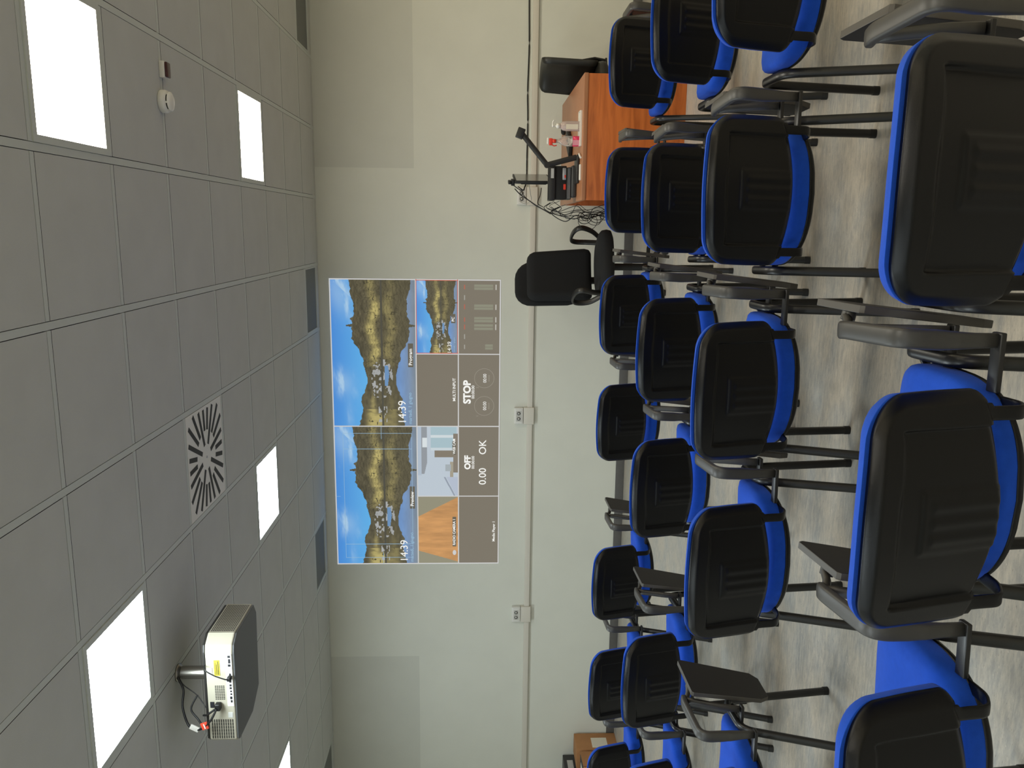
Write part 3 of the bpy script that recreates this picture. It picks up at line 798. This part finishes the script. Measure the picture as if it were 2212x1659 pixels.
f = MB(); f.box(.058, .078, Yr - .028, Yr, zb_ + .006, zb_ + .024, .004); f.build('video_plug', M['cable'], t)
def cabl(name, pts, r, m, parent, n=14, ns=8):
    mb = MB(); mb.tube(bez(pts, n), r, r, ns); return mb.build(name, m, parent)
cabl('cable', [(.13, -.06, -.18), (.125, -.175, -.196), (.10, -.19, -.235), (.078, -.19, -.285), (.070, -.185, -.303)], .003, M['cable'], t)
cabl('cable', [(-.010, -.02, -.012), (-.03, -.06, -.05), (-.06, -.10, -.125), (-.10, -.14, -.178), (-.12, -.12, -.186)], .0025, M['cable'], t)
cabl('cable', [(-.005, -.03, -.01), (-.05, -.07, -.05), (-.11, -.12, -.06), (-.185, -.16, -.10), (-.185, -.19, -.16), (-.135, -.205, -.215), (-.080, -.19, -.245)], .0055, M['cable'], t)
cabl('cable', [(-.07, -.08, -.12), (-.12, -.12, -.10), (-.155, -.15, -.14), (-.185, -.17, -.175), (-.16, -.16, -.19)], .0045, M['cable'], t)
cabl('cable', [(-.130, -.16, -.172), (-.11, -.185, -.20), (-.078, -.187, -.242)], .005, M['cable'], t)
f = MB(); f.box(-.012, .012, -.004, .004, -.022, .022, .001, 0, Matrix.Translation((-.180, -.187, -.135)) @ Matrix.Rotation(.5, 4, 'Y')); o = f.build('cable_tag', M['white'], t)
f = MB(); f.box(-.017, .017, -.004, .004, -.016, .016, .001, 0, Matrix.Translation((-.158, -.203, -.190)) @ Matrix.Rotation(-.3, 4, 'Y')); o = f.build('cable_tag', M['redtag'], t); o['label'] = 'red and white cable tag'
f = MB(); f.box(-.013, .013, -.0052, -.0045, -.003, .003, 0, 0, Matrix.Translation((-.158, -.203, -.190)) @ Matrix.Rotation(-.3, 4, 'Y')); f.build('cable_tag_print', M['white'], t)

# ------------------------------------------------------------------ teacher's desk
DX0, DX1, DY0, DY1, DZ = .190, 1.045, 5.84, 7.36, .715
t = thing('desk', 'orange cherry wood teacher desk with its end panel towards the seats', 'desk', (DX0, DY0, 0))
f = MB(); f.box(0, DX1 - DX0, 0, DY1 - DY0, DZ - .028, DZ, .002); f.build('desktop', M['desktop'], t)
f = MB(); f.box(.002, DX1 - DX0 - .002, .012, .034, .0, DZ - .029, .001); f.build('end_panel', M['desk'], t)
f = MB(); f.box(.002, DX1 - DX0 - .002, DY1 - DY0 - .034, DY1 - DY0 - .012, .0, DZ - .029, .001); f.build('end_panel', M['desk'], t)
f = MB(); f.box(.10, .12, .035, DY1 - DY0 - .035, .25, DZ - .029, .001); f.build('modesty_panel', M['desk'], t)

def on(x, y): return (x, y, DZ)
# white tray with two bottles
t = thing('tray', 'small white plastic tray under the two dispenser bottles on the desk', 'tray', on(.688, 5.965), math.radians(0))
f = MB(); f.box(-.12, .12, -.05, .05, .0, .004, .0015); f.box(-.12, .12, -.05, -.044, .003, .016, .002); f.box(-.12, .12, .044, .05, .003, .016, .002); f.box(-.12, -.114, -.044, .044, .003, .016, .002); f.box(.114, .12, -.044, .044, .003, .016, .002)
f.build('tray_body', M['white'], t)
t = thing('pump_bottle', 'clear hand gel bottle with a white pump on the tray', 'bottle', (.705, 5.965, DZ + .0045))
f = MB(); f.lathe([(.030, 0), (.034, .004), (.035, .02), (.035, .10), (.030, .128), (.018, .142), (.013, .148)], 24, None, 0, True, .7); f.build('bottle_body', M['cleargel'], t)
f = MB(); f.lathe([(.0165, .146), (.0165, .170), (.010, .172), (.005, .174), (.005, .190), (.009, .191), (.010, .200), (.003, .203)], 16); f.tube([(0, 0, .197), (.02, 0, .198), (.038, 0, .190)], .006, .005, 8, (0, 1, 0)); f.build('pump', M['white'], t)
f = MB(); f.box(-.024, .010, -.0262, -.0255, .02, .105, 0); f.build('bottle_label', M['label'], t)
t = thing('spray_bottle', 'clear spray bottle with pink liquid and a red trigger head', 'bottle', (.602, 5.965, DZ + .0045))
f = MB(); f.lathe([(.032, 0), (.036, .005), (.036, .055)], 24, None, 0, True, .75); f.build('pink_liquid', M['pink'], t)
f = MB(); f.lathe([(.0362, .0555), (.0365, .09), (.033, .118), (.020, .140), (.013, .152), (.013, .172)], 24, None, 0, True, .75); f.build('bottle_body', M['clear'], t)
f = MB(); f.lathe([(.013, .1725), (.014, .188), (.012, .196)], 16)
f.box(-.030, .018, -.010, .010, .196, .222, .004); f.tube([(-.026, 0, .20), (-.034, 0, .185), (-.030, 0, .166)], .005, .004, 8, (0, 1, 0)); f.build('trigger_head', M['red'], t)
f = MB(); f.box(-.022, .022, -.009, .009, .2225, .236, .003); f.build('nozzle_cap', M['white'], t)
f = MB(); f.box(-.030, .006, -.0285, -.0276, .008, .055, 0); f.build('bottle_label', M['pinkpale'], t)
# keyboard and mouse further back on the desk
t = thing('keyboard', 'black keyboard lying near the back of the desk behind the spray bottle', 'keyboard', on(.66, 6.62), math.radians(62))
f = MB(); f.box(-.17, .17, -.07, .07, .003, .022, .004); f.build('keyboard_body', M['dark'], t)
f = MB()
for r_ in range(5):
    for q in range(14): f.box(-.160 + q * .0228, -.141 + q * .0228, -.060 + r_ * .0245, -.040 + r_ * .0245, .0205, .029, .002)
f.build('keys', M['dkgrey'], t)
t = thing('computer_mouse', 'black computer mouse behind the hand gel bottle', 'mouse', on(.80, 7.05), .5)
f = MB(); f.lathe([(.03, 0.001), (.034, .008), (.032, .022), (.022, .034), (.006, .038)], 20, None, 0, True, 1.6); f.build('mouse_body', M['dark'], t)
t = thing('remote_control', 'thin white remote control at the front of the desk under the black devices', 'remote', on(.385, 5.90), .05)
f = MB(); f.box(-.055, .055, -.014, .014, 0, .014, .004); f.build('remote_body', M['white'], t)
t = thing('marker_pen', 'white marker pen on the desk edge beside the document camera foot', 'pen', on(.502, 5.93), 1.2)
f = MB(); f.tube([(-.045, 0, .0085), (.03, 0, .0085)], .008, .008, 12); f.tube([(.03, 0, .0085), (.045, 0, .0085)], .0055, .0055, 12); f.build('pen_body', M['white'], t)

# document camera with bent arm
t = thing('document_camera', 'black document camera with a two-part bent arm on the desk', 'document camera', on(.475, 6.05))
f = MB(); f.box(-.16, .04, -.06, .10, 0, .022, .006); f.build('base', M['dkgrey2'], t)
f = MB()
PA = [(.025, 0, .006), (-.005, 0, .215)]
p0, p1, p2 = Vector((.022, -.03, .022)), Vector((-.035, -.03, .232)), Vector((.190, -.03, .425))
f.tube([p0, p1], .020, .016, 14, (1, 0, 0), True, 0, .4); f.build('lower_arm', M['dkgrey2'], t)
f = MB(); f.tube([p1 + Vector((-.006, 0, -.004)), p2], .019, .014, 14, (1, 0, -1), True, 0, .4); f.build('upper_arm', M['dkgrey2'], t)
f = MB(); f.tube([p1 + Vector((0, -.02, 0)), p1 + Vector((0, .022, 0))], .021, .021, 18); f.build('elbow_joint', M['dkgrey2'], t)
f = MB(); f.box(-.045, .028, -.025, .025, -.028, .026, .006, 0, Matrix.Translation(p2) @ Matrix.Rotation(.35, 4, 'Y')); f.build('camera_head', M['dkgrey2'], t)
# stacked devices
t = thing('wireless_receiver', 'flat rounded dark grey device, lowest of the pile on the desk corner', 'device', on(.335, 6.21))
f = MB(); f.box(-.115, .115, -.07, .07, .0, .040, .012); f.build('device_body', M['dkgrey'], t)
t = thing('network_switch', 'dark grey slotted device lying on the flat device in the desk pile', 'device', (.325, 6.22, DZ + .041))
f = MB(); f.box(-.12, .11, -.07, .08, .0, .034, .003); f.build('device_body', M['dkgrey'], t)
f = MB(); f.box(-.115, .105, -.0712, -.0702, .010, .013); f.box(-.115, .105, -.0712, -.0702, .020, .023); f.build('front_slots', M['silver'], t)
t = thing('video_mixer', 'black box in the middle of the desk pile with silver and red connectors', 'device', (.325, 6.23, DZ + .076))
f = MB(); f.box(-.12, .12, -.08, .09, .0, .085, .004); f.build('device_body', M['dark'], t)
f = MB(); f.box(.020, .105, -.086, -.0805, .004, .030, .004); f.build('connector', M['silver'], t)
f = MB(); f.box(.035, .055, -.088, -.0862, .006, .016, .001); f.box(-.05, -.01, -.083, -.0803, .004, .022, .001); f.build('connector_ring', M['red'], t)
t = thing('laptop_stand', 'black metal stand frame on top of the device pile, open slots in its edge', 'stand', (.325, 6.205, DZ + .162))
f = MB(); f.box(-.13, .12, -.08, -.074, .0, .042, .002); f.box(-.13, .12, .074, .08, .0, .042, .002); f.box(-.13, .12, -.074, .074, .0, .008, .002); f.box(-.13, -.122, -.074, .074, .008, .042, .002)
f.build('stand_frame', M['dkgrey2'], t)
f = MB(); f.box(.03, .10, -.0815, -.0802, .010, .032); f.build('stand_slot', M['greylab'], t)
# monitor, nearly edge-on
mx0, my0, mx1, my1 = .336, 6.30, .417, 6.80
ang = math.atan2(my1 - my0, mx1 - mx0)
t = thing('monitor', 'small flat monitor seen almost edge-on above the device pile', 'monitor', ((mx0 + mx1) / 2, (my0 + my1) / 2, DZ), ang)
L_ = math.hypot(mx1 - mx0, my1 - my0) / 2
f = MB(); f.box(-L_, L_, -.006, .016, .165, .450, .004); f.build('monitor_body', M['dark'], t)
f = MB(); f.box(-L_ + .012, L_ - .012, -.0072, -.0062, .178, .438, 0); f.build('screen', M['screen'], t)
f = MB(); f.box(-.13, .07, .0165, .034, .20, .40, .006); f.box(-.03, .03, .012, .03, .01, .22, .004); f.box(-.10, .10, -.08, .09, .0, .012, .004); f.build('monitor_stand', M['dark'], t)
t = thing('webcam', 'black clip-on camera perched on the monitor top with a cable', 'webcam', (.334, 6.34, DZ + .4505), ang)
f = MB(); f.box(-.035, .035, -.022, .024, .0, .028, .005); f.box(-.045, .045, -.012, .012, .028, .050, .005); f.build('webcam_body', M['dark'], t)
f = MB(); f.tube(bez([(-.03, .02, .01), (-.06, .045, -.03), (-.09, .05, -.06), (-.11, .02, -.02)], 8), .004, .004, 8); f.build('clip', M['dark'], t)

# loose cables round the desk corner
tng = MB(); rnd = random.Random(3)
def cab(pts, r=.0032): tng.tube(bez(pts, 10), r, r, 6)
cab([(.285, 6.33, 1.165), (.24, 6.32, 1.12), (.20, 6.30, 1.06), (.16, 6.28, 1.0), (.12, 6.25, .93), (.10, 6.2, .90)], .0045)
cab([(.275, 6.34, 1.12), (.23, 6.33, 1.09), (.17, 6.3, 1.02), (.13, 6.27, .95)], .0028)
cab([(.295, 6.36, .96), (.24, 6.33, .97), (.18, 6.31, .99), (.15, 6.28, .95)], .003)
for i_ in range(9):
    x = .125 + rnd.uniform(-.03, .03); y = 6.22 + rnd.uniform(-.05, .1)
    cab([(x + .045, y, .80 + rnd.uniform(-.04, .12)), (x, y, .83 + rnd.uniform(-.05, .12)), (x - .05 + rnd.uniform(-.03, .03), y - .02, .78 + rnd.uniform(-.05, .05)), (x - .01 + rnd.uniform(-.03, .03), y - .05, .70), (x - .03 + rnd.uniform(-.03, .03), y, .60 + rnd.uniform(-.05, .05)), (x + rnd.uniform(-.04, .04), y + .02, .45), (x + rnd.uniform(-.05, .05), y, .20), (x + rnd.uniform(-.08, .08), y, .012)], rnd.uniform(.002, .004))
for i_ in range(7):
    cx, cz, r_ = .09 + rnd.uniform(-.05, .02), .60 + rnd.uniform(-.12, .12), rnd.uniform(.03, .07)
    cab([(cx + r_ * math.cos(a) , 6.2 + .03 * math.sin(2 * a + i_), cz + r_ * 1.2 * math.sin(a)) for a in [k * PI / 4 for k in range(9)]], rnd.uniform(.0018, .0032))
o = tng.build('cable_tangle', M['cable']); tag(o, 'tangle of black cables spilling over the left corner of the wooden desk', 'cables', None, 'stuff')
o = MB(); o.tube(bez([(3.40, WY - .008, 1.000), (2.6, WY - .008, 1.003), (1.95, WY - .008, 1.001), (1.58, WY - .008, .996), (1.2, WY - .008, 1.004), (.95, WY - .008, .999), (.62, WY - .008, 1.002), (.42, WY - .012, 1.004), (.33, WY - .055, 1.03)], 8), .0065, .0065, 8)
tag(o.build('wall_cable', M['cable']), 'black cable running level along the far wall just above the trunking', 'cable')
o = MB(); o.tube(bez([(.235, WY - .055, 1.05), (.22, WY - .16, 1.06), (.20, 7.2, 1.03), (.22, 6.95, 1.0), (.27, 6.75, 1.02), (.33, 6.60, 1.04)], 10), .0028, .0028, 6)
tag(o.build('plugged_cable', M['gcable']), 'thin grey cable from the desk-side wall socket up to the monitor', 'cable')

# ------------------------------------------------------------------ office chairs
def loop_arm(t, s, x0):
    mb = MB()
    P_ = [(x0, -.05, .47), (x0 + s * .030, -.11, .56), (x0 + s * .036, -.115, .66), (x0 + s * .030, -.05, .70), (x0 + s * .028, .10, .69), (x0 + s * .032, .155, .64), (x0 + s * .028, .10, .55), (x0, .02, .47)]
    mb.tube(bez(P_, 8), .021, .011, 12, (1, 0, 0), True, 0, .3); mb.build('armrest', M['dkgrey2'], t)
def office_chair(label, loc, rz, leather=False, zs=0.0):
    t = thing('office_chair', label, 'office chair', loc, rz)
    fm = M['leather'] if leather else M['fabblack']
    so = [(x * 1.04, y * 1.15) for x, y in SO]
    mb = MB(); mb.rings(so, [(.9, .425), (1, .44), (1.02, .465), (1.0, .492), (.93, .506), (.7, .512), (.3, .512), (.03, .512)], 0, lambda x, y, z: (x, y + .03, z - .02 * sstep(.1, .25, y)))
    mb.build('seat', fm, t, True)
    return t, fm
# swivel chair by the desk: faces towards the right of the camera
t, fm = office_chair('black upholstered swivel chair with loop armrests in front of the far wall', (-.30, 6.42, 0), math.radians(205))
def pad(name, W, z0, z1, yb, thick, rt, m, bow=.03, lean=.12, x0=0.0):
    N = 14; mb = MB(); A = []; B = []
    for i_ in range(N + 1):
        tt = .5 - .5 * math.cos(PI * i_ / N); z = z0 + (z1 - z0) * tt; v = z - z0; Hh = z1 - z0
        hw = W * (1 - .06 * tt)
        if v > Hh - rt: hw -= rt - math.sqrt(max(0, rt * rt - (v - (Hh - rt)) ** 2))
        if v < rt * .8: hw -= rt * .8 - math.sqrt(max(0, (rt * .8) ** 2 - (rt * .8 - v) ** 2))
        ra, rb2 = [], []
        for j in range(N + 1):
            u = -1 + 2 * j / N; x = x0 + u * hw; e = max(0, min(hw * (1 - abs(u)), v, Hh - v)); q = min(e / .045, 1); th = thick * math.sqrt(max(0, 1 - (1 - q) ** 2))
            y = yb - (z - z0) * lean + bow * (u * hw / W) ** 2 * 1
            ra.append(Vector((x, y - .002, z))); rb2.append(Vector((x, y + th, z)))
        A.append(ra); B.append(rb2)
    grid_faces(mb, A); grid_faces(mb, B); ra, rb_ = rim(A), rim(B); n = len(ra)
    mb.add(ra + rb_, [(i_, (i_ + 1) % n, n + (i_ + 1) % n, n + i_) for i_ in range(n)], True)
    return mb.build(name, m, t, True)
pad('backrest', .225, .525, 1.045, -.190, .075, .07, fm)
sh_ = pad('back_shell', .200, .62, 1.140, -.245, .035, .13, fm, .03, .13, .045)
def base5(t):
    mb = MB(); mb.tube([(0, 0, .07), (0, 0, .43)], .028, .028, 16); mb.box(-.10, .10, -.12, .10, .405, .43, .008); mb.build('gas_column', M['dark'], t)
    mb = MB(); mb.box(-.03, .03, -.30, -.10, .40, .415, .004); mb.tube([(0, -.28, .405), (0, -.30, .50), (0, -.262, .66)], .03, .010, 10, (1, 0, 0), True, 0, .4); mb.build('back_support', M['dark'], t)
    for i_ in range(5):
        a = i_ * 2 * PI / 5 + .4; ca, sa = math.cos(a), math.sin(a)
        mb = MB(); mb.tube([(0.02 * ca, .02 * sa, .105), (.15 * ca, .15 * sa, .098), (.27 * ca, .27 * sa, .075)], .022, .014, 10, (-sa, ca, 0), True, 0, .3); lg = mb.build('base_leg', M['dark'], t)
        mb = MB(); T = Matrix.Translation((.275 * ca, .275 * sa, .028)) @ Matrix.Rotation(a + .6, 4, 'Z') @ Matrix.Rotation(PI / 2, 4, 'X'); mb.lathe([(.020, -.025), (.028, -.022), (.028, .022), (.020, .025)], 18, T); mb.tube([(.27 * ca, .27 * sa, .05), (.27 * ca, .27 * sa, .08)], .008, .008, 8); mb.build('caster', M['dkgrey2'], lg)
loop_arm(t, -1, -.225); loop_arm(t, 1, .225); base5(t)
# second swivel chair behind the desk, leather back seen from the side
t, fm = office_chair('dark leather swivel chair with curved back tucked in at the right side of the desk', (1.085, 6.82, 0), math.radians(120), True)
mb = MB()
pad('backrest', .215, .50, .945, -.185, .055, .05, M['leather'], .075, .06)
base5(t)

# ------------------------------------------------------------------ boxes in the far corner
t = thing('cardboard_box', 'tall narrow cardboard box with a paper label standing against the far wall', 'box', (-5.30, 7.44, 0))
f = MB(); f.box(-.105, .105, -.10, .17, 0, .425, .003); f.build('box_body', M['card'], t)
f = MB(); f.box(.1052, .1060, -.07, .09, .10, .26, 0); f.box(-.04, .08, -.1010, -.1002, .10, .26, 0); f.build('paper_label', M['label'], t)
f = MB()
for i_ in range(4): f.box(-.03, .06, -.1016, -.1011, .115 + i_ * .018, .121 + i_ * .018)
f.box(.045, .07, -.1016, -.1011, .20, .24); f.build('label_print', M['ink'], t)
t = thing('open_cardboard_box', 'open cardboard box with raised flaps in front of the labelled box', 'box', (-5.33, 7.13, 0), .12)
f = MB(); w_ = .17; d_ = .14; hh = .40
f.box(-w_, w_, -d_, -d_ + .006, 0, hh); f.box(-w_, w_, d_ - .006, d_, 0, hh); f.box(-w_, -w_ + .006, -d_, d_, 0, hh); f.box(w_ - .006, w_, -d_, d_, 0, hh); f.box(-w_, w_, -d_, d_, 0, .006); f.build('box_body', M['card'], t)
f = MB(); f.box(-.12, .0, -.003, .003, -w_, w_, 0, 0, Matrix.Translation((-w_, 0, hh)) @ Matrix.Rotation(.25, 4, 'Y') @ Matrix.Rotation(PI / 2, 4, 'X') @ Matrix.Rotation(0, 4, 'Z')); f.box(-.07, .07, -.003, .003, 0, .10, 0, 0, Matrix.Translation((0, -d_, hh)) @ Matrix.Rotation(.5, 4, 'X')); f.build('flap', M['card'], t)
t = thing('black_device_box', 'black boxed device with a white sticker lying in the open cardboard box', 'device', (-5.33, 7.13, .27), .12)
f = MB(); f.box(-.09, .15, -.12, .12, .0, .13, .004); f.build('device_body', M['dkgrey2'], t)
f = MB(); f.box(.03, .10, -.06, .06, .1305, .1312); f.build('sticker', M['label'], t)
t = thing('electronics_carton', 'dark printed electronics carton standing tallest in the corner by the far wall', 'box', (-5.62, 7.43, 0))
f = MB(); f.box(-.17, .17, -.13, .19, 0, .535, .003); f.build('carton_body', M['dkgrey'], t)
f = MB(); f.box(-.12, -.02, -.1512, -.1502, .40, .50); f.box(.02, .13, -.1512, -.1502, .46, .475); f.box(.02, .10, -.1512, -.1502, .43, .438); f.box(.1702, .1712, -.1, .1, .44, .50); f.build('carton_print', M['greylab'], t)

# ------------------------------------------------------------------ world, camera, view
wd_ = bpy.data.worlds.new('world'); bpy.context.scene.world = wd_; wd_.use_nodes = True
wd_.node_tree.nodes['Background'].inputs[0].default_value = (.5, .5, .5, 1); wd_.node_tree.nodes['Background'].inputs[1].default_value = .3
f_px, yaw, pitch, roll = 1753.54, .1913, -.0411, .0038
cy_, sy_ = math.cos(yaw), math.sin(yaw); cp, sp = math.cos(pitch), math.sin(pitch)
fw = Vector((-sy_ * cp, cy_ * cp, sp)); r0 = Vector((cy_, sy_, 0)); u0 = r0.cross(fw)
r2 = r0 * math.cos(roll) + u0 * math.sin(roll); u2 = -r0 * math.sin(roll) + u0 * math.cos(roll)
xa, ya, za = -u2, r2, -fw           # photo is turned a quarter: image right = down in the room, image up = right in the room
cam = bpy.data.cameras.new('camera'); co = bpy.data.objects.new('camera', cam); C.objects.link(co)
co.matrix_world = Matrix(((xa.x, ya.x, za.x, 0), (xa.y, ya.y, za.y, 0), (xa.z, ya.z, za.z, CAMZ), (0, 0, 0, 1)))
cam.sensor_fit = 'HORIZONTAL'; cam.sensor_width = 36; cam.lens = f_px / 2212 * 36; cam.clip_start = .02
sc = bpy.context.scene; sc.camera = co
sc.view_settings.view_transform = 'Standard'; sc.view_settings.look = 'None'; sc.view_settings.exposure = 0; sc.view_settings.gamma = 1; sc.view_settings.use_curve_mapping = False
